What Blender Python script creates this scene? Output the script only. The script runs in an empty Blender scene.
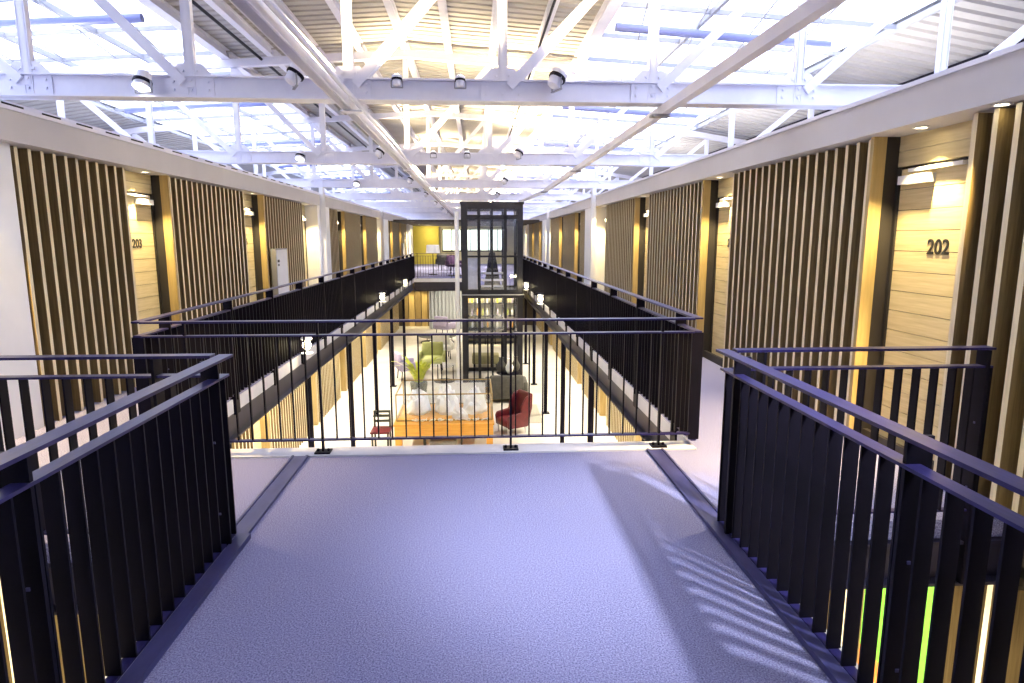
import bpy, math, random
from mathutils import Vector, Matrix
random.seed(7)
R = math.radians
S = bpy.context.scene
col = S.collection

# ---------------------------------------------------------------- camera, world, light, exposure
H = 1.68
F_PX, PITCH, YAW = 632.0, R(9.3), R(3.3)
fw = Vector((math.sin(YAW) * math.cos(PITCH), math.cos(YAW) * math.cos(PITCH), -math.sin(PITCH)))
rt = Vector((math.cos(YAW), -math.sin(YAW), 0))
up = rt.cross(fw)
cam = bpy.data.cameras.new('camera'); cam.sensor_width = 36; cam.lens = F_PX / 1024 * 36
cam.clip_start = 0.05; cam.clip_end = 300
co = bpy.data.objects.new('camera', cam); col.objects.link(co)
m = Matrix.Identity(4)
for i in range(3):
    m[i][0], m[i][1], m[i][2] = rt[i], up[i], -fw[i]
m.translation = (0, 0, H)
co.matrix_world = m
S.camera = co

world = bpy.data.worlds.new('world'); S.world = world; world.use_nodes = True
bg = world.node_tree.nodes['Background']
bg.inputs[0].default_value = (0.74, 0.79, 1.0, 1); bg.inputs[1].default_value = 2.6
S.view_settings.view_transform = 'Standard'
try: S.view_settings.look = 'None'
except Exception: pass
S.view_settings.exposure = 1.27; S.view_settings.gamma = 1.0
S.view_settings.use_curve_mapping = False
S.cycles.max_bounces = 8; S.cycles.transparent_max_bounces = 24
S.cycles.sample_clamp_indirect = 6.0
S.cycles.caustics_reflective = False; S.cycles.caustics_refractive = False

def spot(loc, target, power, color, angle=70, blend=0.5, radius=0.04, name='lamp_light'):
    l = bpy.data.lights.new(name, 'SPOT'); l.energy = power; l.color = color
    l.spot_size = R(angle); l.spot_blend = blend; l.shadow_soft_size = radius
    o = bpy.data.objects.new(name, l); col.objects.link(o); o.location = loc
    o.rotation_euler = (Vector(target) - Vector(loc)).to_track_quat('-Z', 'Y').to_euler()
    return o
def point(loc, power, color, radius=0.06, name='lamp_light'):
    l = bpy.data.lights.new(name, 'POINT'); l.energy = power; l.color = color; l.shadow_soft_size = radius
    o = bpy.data.objects.new(name, l); col.objects.link(o); o.location = loc
    return o
WARM = (1.0, 0.82, 0.44)
SOFT = (1.0, 0.88, 0.68)

# ---------------------------------------------------------------- materials
def mat(name, base, rough=0.5, metal=0.0, var=None, scale=6.0, stretch=(1, 1, 1), detail=4.0, bump=0.0, spec=0.5,
        emit=None, estr=0.0, coord='Object', tint=None):
    M = bpy.data.materials.new(name); M.use_nodes = True
    nt = M.node_tree; N = nt.nodes; L = nt.links
    p = N['Principled BSDF']
    p.inputs['Roughness'].default_value = rough; p.inputs['Metallic'].default_value = metal
    p.inputs['Specular IOR Level'].default_value = spec
    p.inputs['Base Color'].default_value = (*base, 1)
    if tint: p.inputs['Specular Tint'].default_value = (*tint, 1)
    if emit:
        p.inputs['Emission Color'].default_value = (*emit, 1); p.inputs['Emission Strength'].default_value = estr
    if var or bump:
        tc = N.new('ShaderNodeTexCoord'); mp = N.new('ShaderNodeMapping')
        mp.inputs['Scale'].default_value = stretch
        L.new(tc.outputs[coord], mp.inputs['Vector'])
        nz = N.new('ShaderNodeTexNoise'); nz.inputs['Scale'].default_value = scale; nz.inputs['Detail'].default_value = detail
        nz.inputs['Roughness'].default_value = 0.6
        L.new(mp.outputs['Vector'], nz.inputs['Vector'])
        if var:
            r = N.new('ShaderNodeValToRGB')
            r.color_ramp.elements[0].position = 0.34; r.color_ramp.elements[1].position = 0.66
            r.color_ramp.elements[0].color = (*base, 1); r.color_ramp.elements[1].color = (*var, 1)
            L.new(nz.outputs['Fac'], r.inputs['Fac']); L.new(r.outputs['Color'], p.inputs['Base Color'])
        if bump:
            b = N.new('ShaderNodeBump'); b.inputs['Strength'].default_value = bump; b.inputs['Distance'].default_value = 0.01
            L.new(nz.outputs['Fac'], b.inputs['Height']); L.new(b.outputs['Normal'], p.inputs['Normal'])
    return M
def glass_mat(name, tint=(0.95, 0.97, 1.0), gloss=0.08):
    M = bpy.data.materials.new(name); M.use_nodes = True
    nt = M.node_tree; N = nt.nodes; L = nt.links; N.remove(N['Principled BSDF'])
    t = N.new('ShaderNodeBsdfTransparent'); t.inputs[0].default_value = (*tint, 1)
    g = N.new('ShaderNodeBsdfGlossy'); g.inputs[0].default_value = (1, 1, 1, 1); g.inputs['Roughness'].default_value = 0.03
    mx = N.new('ShaderNodeMixShader'); mx.inputs[0].default_value = gloss
    L.new(t.outputs[0], mx.inputs[1]); L.new(g.outputs[0], mx.inputs[2])
    L.new(mx.outputs[0], N['Material Output'].inputs[0])
    return M
K = {}
K['carpet'] = mat('carpet_lavender', (0.092, 0.094, 0.20), 0.95, var=(0.345, 0.35, 0.57), scale=140, detail=7, bump=0.6, spec=0.1)
K['black'] = mat('black_steel', (0.003, 0.003, 0.005), 0.5, var=(0.006, 0.005, 0.010), scale=9, stretch=(1, 1, .3), spec=0.16, tint=(.7, .65, 1))
K['rail'] = mat('rail_steel', (0.010, 0.008, 0.045), 0.33, var=(0.022, 0.018, 0.09), scale=14, stretch=(6, .5, 1), spec=0.6, tint=(.55, .53, 1))
K['strip'] = mat('floor_channel_steel', (0.022, 0.022, 0.085), 0.38, var=(0.05, 0.05, 0.15), scale=8, stretch=(1, .3, 1))
K['beam'] = mat('blue_black_beam', (0.014, 0.013, 0.03), 0.4, var=(0.024, 0.022, 0.05), scale=5)
K['edge'] = mat('grey_edge_plate', (0.52, 0.52, 0.58), 0.5, var=(0.62, 0.62, 0.67), scale=4)
K['white'] = mat('white_paint', (0.80, 0.80, 0.82), 0.45, var=(0.86, 0.86, 0.87), scale=2)
K['steel'] = mat('white_steel_paint', (0.70, 0.70, 0.82), 0.38, var=(0.78, 0.78, 0.88), scale=3)
K['plaster'] = mat('bulkhead_paint', (0.50, 0.49, 0.52), 0.7, var=(0.55, 0.54, 0.57), scale=1.2)
K['lit_edge'] = mat('oak_lit_edge', (0.70, 0.60, 0.38), 0.5, var=(0.82, 0.72, 0.50), scale=5, stretch=(14, 14, .55))
K['beige'] = mat('beige_plate', (0.42, 0.39, 0.35), 0.6)
K['slat'] = mat('oak_slat', (0.18, 0.125, 0.05), 0.5, var=(0.28, 0.20, 0.085), scale=5, stretch=(14, 14, .55), bump=0.1)  # darkened oak, shade on the slat sides put into the colour
K['oak'] = mat('oak_jamb', (0.33, 0.235, 0.09), 0.45, var=(0.44, 0.32, 0.13), scale=3, stretch=(10, 10, .7), bump=0.1)
K['board'] = mat('oak_door_board', (0.56, 0.45, 0.23), 0.5, var=(0.72, 0.60, 0.34), scale=3, stretch=(8, .6, 10), bump=0.06)
K['back'] = mat('dark_backing', (0.045, 0.032, 0.02), 0.8, var=(0.06, 0.043, 0.027), scale=3)
K['darkgap'] = mat('dark_reveal', (0.02, 0.016, 0.014), 0.6)
K['deck'] = mat('roof_deck_paint', (0.36, 0.345, 0.34), 0.45, var=(0.42, 0.40, 0.39), scale=1.5)
K['glass'] = glass_mat('skylight_glass')
K['pane'] = glass_mat('clear_glass', (0.93, 0.95, 1.0), 0.07)
K['lobby'] = mat('lobby_floor', (0.66, 0.63, 0.57), 0.22, var=(0.80, 0.78, 0.73), scale=0.7)
K['grey'] = mat('grey_metal', (0.30, 0.30, 0.33), 0.35, metal=0.6)
K['lens'] = mat('lamp_lens', (0.9, 0.85, 0.7), 0.3, emit=(1.0, 0.86, 0.55), estr=14)
K['lensw'] = mat('white_lamp_lens', (0.9, 0.9, 0.9), 0.3, emit=(0.95, 0.95, 1.0), estr=9)
K['number'] = mat('number_black', (0.02, 0.018, 0.015), 0.5)
K['lift'] = mat('lift_frame', (0.005, 0.005, 0.012), 0.4, var=(0.009, 0.010, 0.02), scale=6)
K['yellow'] = mat('yellow_wall', (0.50, 0.43, 0.08), 0.8, var=(0.58, 0.50, 0.11), scale=1)
K['cream'] = mat('cream_wall', (0.62, 0.58, 0.40), 0.8, var=(0.68, 0.63, 0.45), scale=1)
K['orange'] = mat('orange_wood', (0.72, 0.33, 0.04), 0.4, var=(0.82, 0.43, 0.07), scale=4, stretch=(.6, 6, 6))
K['red'] = mat('red_leather', (0.085, 0.006, 0.012), 0.38, var=(0.13, 0.010, 0.018), scale=7)
K['paper'] = mat('white_paper', (0.86, 0.89, 0.88), 0.7, var=(0.93, 0.93, 0.91), scale=5)
K['leaf'] = mat('leaf_green', (0.30, 0.40, 0.03), 0.5, var=(0.62, 0.62, 0.06), scale=6)
K['pot'] = mat('dark_pot', (0.06, 0.07, 0.05), 0.5)
K['lime'] = mat('lime_fabric', (0.48, 0.52, 0.22), 0.8, var=(0.56, 0.60, 0.28), scale=9)
K['lilac'] = mat('lilac_fabric', (0.34, 0.30, 0.46), 0.8, var=(0.40, 0.36, 0.52), scale=9)
K['charcoal'] = mat('charcoal_fabric', (0.06, 0.06, 0.055), 0.8, var=(0.085, 0.085, 0.075), scale=9)
K['olive'] = mat('olive_fabric', (0.26, 0.25, 0.13), 0.8, var=(0.31, 0.30, 0.17), scale=9)
K['purple'] = mat('purple_fabric', (0.13, 0.07, 0.16), 0.85)
K['curtain'] = mat('grey_curtain', (0.30, 0.32, 0.34), 0.8, var=(0.40, 0.42, 0.43), scale=6, stretch=(9, 9, .2))
K['greenposter'] = mat('green_poster', (0.18, 0.62, 0.04), 0.6)
K['orangeposter'] = mat('orange_poster', (0.75, 0.22, 0.03), 0.6)
K['shade'] = mat('lamp_shade', (0.85, 0.82, 0.76), 0.7, emit=(1.0, 0.88, 0.7), estr=0.12)
K['rug'] = mat('rug_grey', (0.33, 0.31, 0.27), 0.95, var=(0.40, 0.38, 0.33), scale=30)

# ---------------------------------------------------------------- geometry helpers
class G:
    def __init__(s): s.v = []; s.f = []; s.sm = False
    def add(s, vs, fs):
        n = len(s.v); s.v += [tuple(q) for q in vs]; s.f += [tuple(i + n for i in q) for q in fs]; return s
    def box(s, x0, x1, y0, y1, z0, z1):
        return s.add([(x0, y0, z0), (x1, y0, z0), (x1, y1, z0), (x0, y1, z0), (x0, y0, z1), (x1, y0, z1), (x1, y1, z1), (x0, y1, z1)],
                     [(0, 3, 2, 1), (4, 5, 6, 7), (0, 1, 5, 4), (1, 2, 6, 5), (2, 3, 7, 6), (3, 0, 4, 7)])
    def bar(s, a, b, w, h, ref=(0, 1, 0)):
        a = Vector(a); b = Vector(b); d = (b - a).normalized(); u = Vector(ref)
        u = (u - d * u.dot(d)).normalized(); v = d.cross(u)
        q = []
        for p in (a, b):
            for (i, j) in ((-1, -1), (1, -1), (1, 1), (-1, 1)): q.append(p + u * (i * w / 2) + v * (j * h / 2))
        return s.add(q, [(0, 3, 2, 1), (4, 5, 6, 7), (0, 1, 5, 4), (1, 2, 6, 5), (2, 3, 7, 6), (3, 0, 4, 7)])
    def tube(s, pts, r, n=8, cap=True):
        s.sm = True
        rings = []
        pts = [Vector(p) for p in pts]
        for i, p in enumerate(pts):
            d = (pts[min(i + 1, len(pts) - 1)] - pts[max(i - 1, 0)]).normalized()
            u = Vector((0, 0, 1)) if abs(d.z) < .9 else Vector((1, 0, 0))
            u = (u - d * u.dot(d)).normalized(); v = d.cross(u)
            rr = r[i] if isinstance(r, (list, tuple)) else r
            rings.append([p + u * rr * math.cos(2 * math.pi * k / n) + v * rr * math.sin(2 * math.pi * k / n) for k in range(n)])
        vs = [q for ring in rings for q in ring]; fs = []
        for i in range(len(rings) - 1):
            for k in range(n):
                a = i * n + k; b = i * n + (k + 1) % n; fs.append((a, b, b + n, a + n))
        if cap:
            fs.append(tuple(range(n - 1, -1, -1))); fs.append(tuple(range((len(rings) - 1) * n, len(rings) * n)))
        return s.add(vs, fs)
    def lathe(s, prof, c=(0, 0, 0), n=16):
        s.sm = True
        vs = []; fs = []
        for (r, z) in prof:
            for k in range(n):
                a = 2 * math.pi * k / n; vs.append((c[0] + r * math.cos(a), c[1] + r * math.sin(a), c[2] + z))
        for i in range(len(prof) - 1):
            for k in range(n):
                a = i * n + k; b = i * n + (k + 1) % n; fs.append((a, b, b + n, a + n))
        fs.append(tuple(range(n - 1, -1, -1))); fs.append(tuple(range((len(prof) - 1) * n, len(prof) * n)))
        return s.add(vs, fs)
    def prism(s, poly, z0, z1, ax='z'):
        def P(a, b, c): return {'z': (a, b, c), 'y': (a, c, b), 'x': (c, a, b)}[ax]
        n = len(poly)
        vs = [P(a, b, z0) for a, b in poly] + [P(a, b, z1) for a, b in poly]
        fs = [tuple(range(n - 1, -1, -1)), tuple(range(n, 2 * n))] + [(i, (i + 1) % n, (i + 1) % n + n, i + n) for i in range(n)]
        return s.add(vs, fs)
    def pill(s, x0, x1, y0, y1, z0, z1, r=0.05, n=3):
        # box with rounded edges (superellipse shell)
        s.sm = True
        cx, cy, cz = (x0 + x1) / 2, (y0 + y1) / 2, (z0 + z1) / 2
        hx, hy, hz = (x1 - x0) / 2, (y1 - y0) / 2, (z1 - z0) / 2
        r = min(r, hx, hy, hz)
        vs = []; fs = []; NU, NV = 16, 9
        def sg(a): return (a > 1e-6) - (a < -1e-6)
        for j in range(NV):
            ph = -math.pi / 2 + math.pi * j / (NV - 1)
            for i in range(NU):
                th = 2 * math.pi * (i + .5) / NU
                dx, dy, dz = math.cos(ph) * math.cos(th), math.cos(ph) * math.sin(th), math.sin(ph)
                vs.append((cx + sg(math.cos(th)) * (hx - r) * (1 if True else 0) + dx * r,
                           cy + sg(math.sin(th)) * (hy - r) + dy * r, cz + (sg(dz) if abs(dz) > .01 else 0) * (hz - r) + dz * r))
        for j in range(NV - 1):
            for i in range(NU):
                a = j * NU + i; b = j * NU + (i + 1) % NU; fs.append((a, b, b + NU, a + NU))
        fs.append(tuple(range(NU - 1, -1, -1))); fs.append(tuple(range((NV - 1) * NU, NV * NU)))
        return s.add(vs, fs)
    def mesh(s, name, material, off=(0, 0, 0)):
        me = bpy.data.meshes.new(name)
        me.from_pydata([(a - off[0], b - off[1], c - off[2]) for a, b, c in s.v], [], s.f)
        me.materials.append(K[material] if isinstance(material, str) else material)
        if s.sm:
            me.polygons.foreach_set('use_smooth', [True] * len(me.polygons))
            try: me.set_sharp_from_angle(angle=R(40))
            except Exception: pass
        me.update()
        return me
ORG = {}
def origin(o): return ORG.get(o.name, Vector((0, 0, 0)))
def link(name, data, parent=None, loc=None):
    o = bpy.data.objects.new(name, data); col.objects.link(o)
    if parent is not None: o.parent = parent
    base = origin(parent) if parent is not None else Vector((0, 0, 0))
    w = Vector(loc) if loc is not None else base
    o.location = w - base
    ORG[o.name] = w
    return o
def thing(name, label, cat, loc, group=None):
    o = link(name, None, None, loc); o.empty_display_size = 0.1
    o['label'] = label; o['category'] = cat
    if group: o['group'] = group
    return o
def solo(name, g, material, label, cat, loc=(0, 0, 0), group=None):
    o = link(name, g.mesh(name, material, loc), None, loc); o['label'] = label; o['category'] = cat
    if group: o['group'] = group
    return o
def part(name, g, material, parent, label=None):
    o = link(name, g.mesh(name, material, origin(parent)), parent)
    if label: o['label'] = label
    return o
def struct(name, g, material, label, cat, loc=(0, 0, 0)):
    o = link(name, g.mesh(name, material, loc) if g else None, None, loc)
    o['kind'] = 'structure'; o['label'] = label; o['category'] = cat
    return o
def put(name, me, parent, loc): return link(name, me, parent, loc)

# ---------------------------------------------------------------- measures of the place
WL, WR = -4.05, 3.30            # wall planes
FL, FR = -3.77, 3.02            # bulkhead faces
VL, VR = -2.55, 1.76            # edges of the long void
YC, YN, YF = 4.86, 3.44, 26.5   # cross railing, near railings' corner, far end of the void
ZS, ZT = 2.46, 2.71             # bulkhead underside and top
ZG = -3.0                       # lobby floor
YB, YE = -3.0, 44.0             # the hall's near and far end
TH = 0.12                       # floor slab

# ---------------------------------------------------------------- floors
def slab(name, x0, x1, y0, y1, label, m='carpet', z=0.0):
    return struct(name, G().box(x0, x1, y0, y1, z - TH, z), m, label, 'floor')
NL, NR = -1.43, 1.50
slab('floor_bridge', NL, NR, YB, YN, 'lavender carpeted bridge running forward between the two black railings')
slab('floor_crossing', WL, WR, YN, 4.78, 'lavender carpeted cross bridge in front of the straight railing')
slab('floor_left', WL, VL, 4.78, YE, 'carpeted gallery walkway along the left slatted wall')
slab('floor_right', VR, WR, 4.78, YE, 'carpeted gallery walkway along the right slatted wall')
slab('floor_near', WL, -2.60, YB, YN, 'short carpeted walkway beside the white wall left of the near void')
slab('floor_landing', VL, VR, YF, YE, 'carpeted lounge landing at the far end of the void')
slab('floor_liftbridge', -0.43, VR, 22.3, YF, 'small carpeted bridge behind the glass lift')
struct('floor_lobby', G().box(-8, 8, YB - 2, 50, ZG - .15, ZG), 'lobby', 'pale polished lobby floor one storey below', 'floor')
# steel channels let into the carpet, edge plate, edge beams
ntrim = [0]
def trim(g, m, label):
    ntrim[0] += 1
    return struct('trim_%d' % ntrim[0], g, m, label, 'trim')
trim(G().box(-1.36, -1.285, YB, YN, 0.0, 0.03), 'strip', 'dark steel kerb along the left edge of the carpeted bridge')
trim(G().box(1.35, 1.415, YB, YN, 0.0, 0.03), 'strip', 'dark steel kerb along the right edge of the carpeted bridge')
trim(G().box(-1.43, -1.36, YB, YN, 0.0, 0.012), 'edge', 'thin pale plate under the near left railing')
trim(G().box(1.415, 1.50, YB, YN, 0.0, 0.012), 'beige', 'pale plate under the near right railing')
trim(G().box(-1.43, -1.31, YN, 4.78, 0.0, 0.012).box(-1.432, -1.417, YN, 4.78, 0.012, 0.02).box(-1.325, -1.308, YN, 4.78, 0.012, 0.02), 'strip', 'dark steel channel let into the cross bridge carpet at left')
trim(G().box(1.355, 1.485, YN, 4.78, 0.0, 0.012).box(1.472, 1.487, YN, 4.78, 0.012, 0.02).box(1.353, 1.37, YN, 4.78, 0.012, 0.02), 'strip', 'dark steel channel let into the cross bridge carpet at right')
trim(G().box(VL, VR, 4.78, 4.98, -TH, 0.012), 'edge', 'pale grey metal edge plate under the straight railing')
def ibeam(axis, a, b, c, z0, z1, w=0.16, t=0.02):
    g = G()
    for (p0, p1, q0, q1) in ((-w / 2, w / 2, z0, z0 + t), (-w / 2, w / 2, z1 - t, z1), (-t / 2, t / 2, z0, z1)):
        if axis == 'y': g.box(c + p0, c + p1, a, b, q0, q1)
        else: g.box(a, b, c + p0, c + p1, q0, q1)
    return g
trim(G().box(VL, VL + .012, 4.98, YF, -.13, .015), 'edge', 'white slab edge strip under the left gallery railing')
trim(G().box(VR - .012, VR, 4.98, YF, -.13, .015), 'edge', 'white slab edge strip under the right gallery railing')
trim(ibeam('y', 4.98, YF, VL - .07, -.42, -.13), 'beam', 'blue black steel edge beam under the left gallery')
trim(ibeam('y', 4.98, YF, VR + .07, -.42, -.13), 'beam', 'blue black steel edge beam under the right gallery')
trim(ibeam('x', VL, VR, 4.90, -.42, -.13), 'beam', 'dark steel beam under the cross bridge on the long void')
trim(ibeam('y', YB, YN, -1.36, -.42, -.13), 'beam', 'dark steel beam under the left edge of the carpeted bridge')
trim(ibeam('y', YB, YN, 1.40, -.42, -.13), 'beam', 'dark steel beam under the right edge of the carpeted bridge')
trim(ibeam('x', -2.6, -1.43, YN + .05, -.42, -.13), 'beam', 'dark steel beam at the head of the near left void')
trim(ibeam('x', 1.47, WR, YN + .05, -.42, -.13), 'beam', 'dark steel beam at the head of the near right void')
trim(G().box(VL, -.45, YF - .012, YF, -.13, .02), 'white', 'white slab edge of the far landing')
trim(ibeam('x', VL, -.45, YF + .07, -.50, -.13), 'beam', 'dark beam under the far landing')

# ---------------------------------------------------------------- walls
def wallbox(name, g, m, label): return struct(name, g, m, label, 'wall')
# backing behind the slats, door recesses left open
LJ = [8.45 + 3.65 * i for i in range(10)]       # far jamb of each left door
RJ = [4.95 + 3.75 * i for i in range(11)]       # far jamb of each right door
DW = 0.98
wallbox('wall_left', G().box(WL - .30, WL - .14, YB, YE, 0, ZS + .02), 'back', 'dark backing wall behind the left slats and doors')
wallbox('wall_right', G().box(WR + .14, WR + .30, YB, YE, 0, ZS + .02), 'back', 'dark backing wall behind the right slats and doors')
wallbox('wall_left_white', G().box(WL - .14, WL + .16, YB, 5.73, 0, ZS), 'white', 'white painted wall left of the first slatted screen')
def bulk(name, x0, x1, label):
    return wallbox(name, G().box(x0, x1, YB, YE, ZS, ZT), 'plaster', label)
bulk('wall_left_bulkhead', WL - .30, FL, 'long pale grey bulkhead over the left doors')
bulk('wall_right_bulkhead', FR, WR + .30, 'long pale grey bulkhead over the right doors')
tl = trim(G().box(FL - .14, FL + .015, YB, YE, ZT, ZT + .03).box(FL - .14, FL - .125, YB, YE, ZT + .03, ZT + .10), 'steel', 'white steel angle on top of the left bulkhead')
trim(G().box(FR - .015, FR + .14, YB, YE, ZT, ZT + .03), 'steel', 'white steel angle on top of the right bulkhead')
for k in range(20):
    y = 5.2 + k * .5
    part('slot', G().box(FL - .125, FL - .121, y, y + .26, ZT + .045, ZT + .085), 'black', tl)
struct('baseboard_left', G().box(WL + .02, WL + .06, 5.7, YE, 0, .10), 'grey', 'grey skirting under the left slats', 'baseboard')
struct('baseboard_right', G().box(WR - .06, WR - .02, YN, YE, 0, .10), 'darkgap', 'dark skirting under the right slats', 'baseboard')
# room roofs behind the bulkheads, outer walls, end walls
wallbox('ceiling_rooms_left', G().box(-9.6, WL - .30, YB, YE, ZT - .12, ZT - .02), 'plaster', 'flat top of the left rooms above the bulkhead')
wallbox('ceiling_rooms_right', G().box(WR + .30, 7.6, YB, YE, ZT - .12, ZT - .02), 'plaster', 'flat top of the right rooms above the bulkhead')
wallbox('wall_outer_left', G().box(-9.8, -9.6, YB, YE + 6, ZG, 4.4), 'white', 'white outer wall of the hall far behind the left rooms')
wallbox('wall_outer_right', G().box(7.6, 7.8, YB, YE + 6, ZG, 4.4), 'white', 'white outer wall of the hall far behind the right rooms')
wallbox('wall_back', G().box(-9.8, 7.8, YB - .2, YB, ZG, 4.9), 'white', 'white end wall behind the viewer')
# lobby walls
wallbox('wall_lobby_left', G().box(WL - .45, WL - .25, YB, 50, ZG, -TH), 'back', 'dark lobby wall behind slats under the left gallery')
wallbox('wall_lobby_right', G().box(WR + .25, WR + .45, YB, 50, ZG, -TH), 'back', 'dark lobby wall behind slats under the right gallery')

# ---------------------------------------------------------------- slatted screens
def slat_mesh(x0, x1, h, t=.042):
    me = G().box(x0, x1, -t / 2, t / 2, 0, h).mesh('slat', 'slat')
    me.materials.append(K['lit_edge'])                       # light on the front edge, painted in as a paler face
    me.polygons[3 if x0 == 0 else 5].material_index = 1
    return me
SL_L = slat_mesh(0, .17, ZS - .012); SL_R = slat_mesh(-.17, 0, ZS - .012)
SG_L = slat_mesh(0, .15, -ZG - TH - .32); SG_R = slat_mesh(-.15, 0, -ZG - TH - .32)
PITCHS = 0.155
def screen(side, y0, y1, label, level=0, group=None):
    x = WL if side < 0 else WR
    z = 0 if level == 0 else ZG
    if level: x += side * .12
    me = {(-1, 0): SL_L, (1, 0): SL_R, (-1, 1): SG_L, (1, 1): SG_R}[(side, level)]
    t = thing('slat_screen', label, 'slat screen', (x, (y0 + y1) / 2, z), group)
    h = ZS - .012 if level == 0 else -ZG - TH - .32
    part('backing_panel', G().box(min(x, x + side * .115), max(x, x + side * .115), y0, y1, z, z + h), 'back', t)
    n = max(2, int(round((y1 - y0) / PITCHS)))
    for i in range(n):
        y = y0 + .02 + (y1 - y0 - .04) * i / (n - 1)
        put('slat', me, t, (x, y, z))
    return t
ORD = ['first', 'second', 'third', 'fourth', 'fifth', 'sixth', 'seventh', 'eighth', 'ninth', 'tenth', 'eleventh', 'twelfth', 'thirteenth']
white_l = {15.75: 17.0, 26.7: 28.3, 37.65: 39.2}
white_r = {16.2: 17.6, 27.45: 28.8, 38.7: 40.0}
def wall_run(side, jambs, y_start, whites):
    nm = 'left' if side < 0 else 'right'
    y = y_start; i = 0
    for j in jambs + [YE + DW]:
        y1 = min(j - DW, 41.6)
        if y1 - y > .4:
            if i == 0: lab = 'nearest tall oak slat screen on the %s wall, beside door %s' % (nm, '203' if side < 0 else '202')
            else: lab = '%s tall oak slat screen from the viewer on the %s gallery wall' % (ORD[min(i, 12)], nm)
            screen(side, y, y1, lab, 0, 'slat screens on the upper %s wall' % nm); i += 1
        y = j + .05
        for k in whites:
            if abs(k - j) < .02:
                x = WL if side < 0 else WR
                a, b = sorted((x + side * .14, x - side * .27))
                wallbox('wall_%s_white_pier' % nm, G().box(a, b, j + .004, whites[k], 0, ZS), 'white',
                        'white painted wall pier beside the slim white column %s the %s wall, %s one' % ('on', nm, ORD[sorted(whites).index(k)]))
                y = whites[k] + .03
wall_run(-1, LJ, 5.76, white_l)
wall_run(1, RJ, 1.2, white_r)

# ---------------------------------------------------------------- doors
def text_mesh(s, size, mname, ext=.002):
    c = bpy.data.curves.new('txt', 'FONT'); c.body = s; c.size = size; c.extrude = ext; c.align_x = 'CENTER'; c.align_y = 'CENTER'
    c.offset = size * 0.022
    o = bpy.data.objects.new('txt', c); col.objects.link(o)
    dg = bpy.context.evaluated_depsgraph_get()
    me = bpy.data.meshes.new_from_object(o.evaluated_get(dg)); bpy.data.objects.remove(o)
    me.materials.clear(); me.materials.append(K[mname]); me.name = 'number'
    return me
BH = 0.157
board_me = G().box(-.02, .02, -.45, .45, .0025, BH - .0025).mesh('board', 'board')
ndoor = [0]
def door(side, jamb, number, level=0, pier=False):
    ndoor[0] += 1
    sx = side
    x = (WL - .06) if side < 0 else (WR + .06)
    y0, y1 = jamb - DW, jamb
    yc = (y0 + y1) / 2
    z = 0 if level == 0 else ZG
    nm = 'left' if side < 0 else 'right'
    lab = ('pale horizontal board door numbered %s on the %s wall' % (number, nm)) if number else \
          '%s pale board door from the viewer on the %s %s wall' % (ORD[(ndoor[0] - 1) % 11], nm, 'gallery' if level == 0 else 'lobby')
    t = struct('door_%d' % ndoor[0], None, None, lab, 'door', (x, yc, z))
    fx = x - sx * .02
    for k in range(14): put('board', board_me, t, (x, yc, z + .01 + k * BH))
    # head boards above the door and dark head gap
    hz = z + .01 + 14 * BH
    part('frame', G().box(min(x, x + sx * .05), max(x, x + sx * .05), y0 - .02, y1 + .02, z, z + ZS).box(min(x - sx * .035, x), max(x - sx * .035, x), y0 - .01, y0 + .035, z, z + 2.22)
         .box(min(x - sx * .035, x), max(x - sx * .035, x), y1 - .035, y1 + .0, z, z + 2.22), 'darkgap', t)
    for k in range(2):
        a, b = hz + .02 + k * .118, hz + .02 + k * .118 + .114
        part('head_board', G().box(min(x - sx * .03, x), max(x - sx * .03, x), y0, y1, a, min(b, z + ZS - .001)), 'board', t)
    # golden jamb board and dark reveal on the far side
    xa, xb = (WL + .18, WL - .02) if side < 0 else (WR - .18, WR + .02)
    xm = xa + side * .105
    if not pier: part('jamb', G().box(min(xa, xm), max(xa, xm), y1 + .002, y1 + .045, z, z + ZS), 'oak', t)
    if not pier: part('reveal', G().box(min(xm, x), max(xm, x), y1 + .001, y1 + .045, z, z + ZS), 'darkgap', t)
    # closer
    c = part('door_closer', G().box(min(fx, fx - sx * .07), max(fx, fx - sx * .07), y1 - .42, y1 - .10, z + 2.085, z + 2.15), 'white', t, 'white door closer box')
    part('closer_rail', G().box(min(fx - sx * .01, fx - sx * .05), max(fx - sx * .01, fx - sx * .05), y0 + .25, y1 - .18, z + 2.175, z + 2.20), 'white', c)
    if number:
        me = text_mesh(number, .15, 'number')
        n = link('number', me, t, (fx - sx * .003, yc + (-.03 if side > 0 else .04), z + 1.61))
        n.rotation_euler = (R(90), 0, R(90) if side < 0 else R(-90))
        n['label'] = 'black room number'
    if level == 0:
        part('card_reader', G().box(min(fx, fx - sx * .012), max(fx, fx - sx * .012), y0 + .06, y0 + .10, z + 1.03, z + 1.07).box(min(fx, fx - sx * .04), max(fx, fx - sx * .04), y0 + .07, y0 + .09, z + .98, z + 1.0), 'white', t)
    return t
down_me = G().lathe([(.045, 0), (.055, -.003), (.055, -.008), (.04, -.010), (.04, -.006)], n=16).mesh('trim_ring', 'white')
lens_me = G().lathe([(.038, 0), (.036, -.006)], n=16).mesh('lens', 'lens')
def downlight(x, y, z, label, parent=None, group='recessed downlights'):
    if parent is None:
        t = thing('recessed_downlight', label, 'downlight', (x, y, z), group)
        put('trim_ring', down_me, t, (x, y, z)); put('lens', lens_me, t, (x, y, z))
    else:
        t = put('downlight', down_me, parent, (x, y, z)); put('lens', lens_me, t, (x, y, z))
    return t
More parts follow.
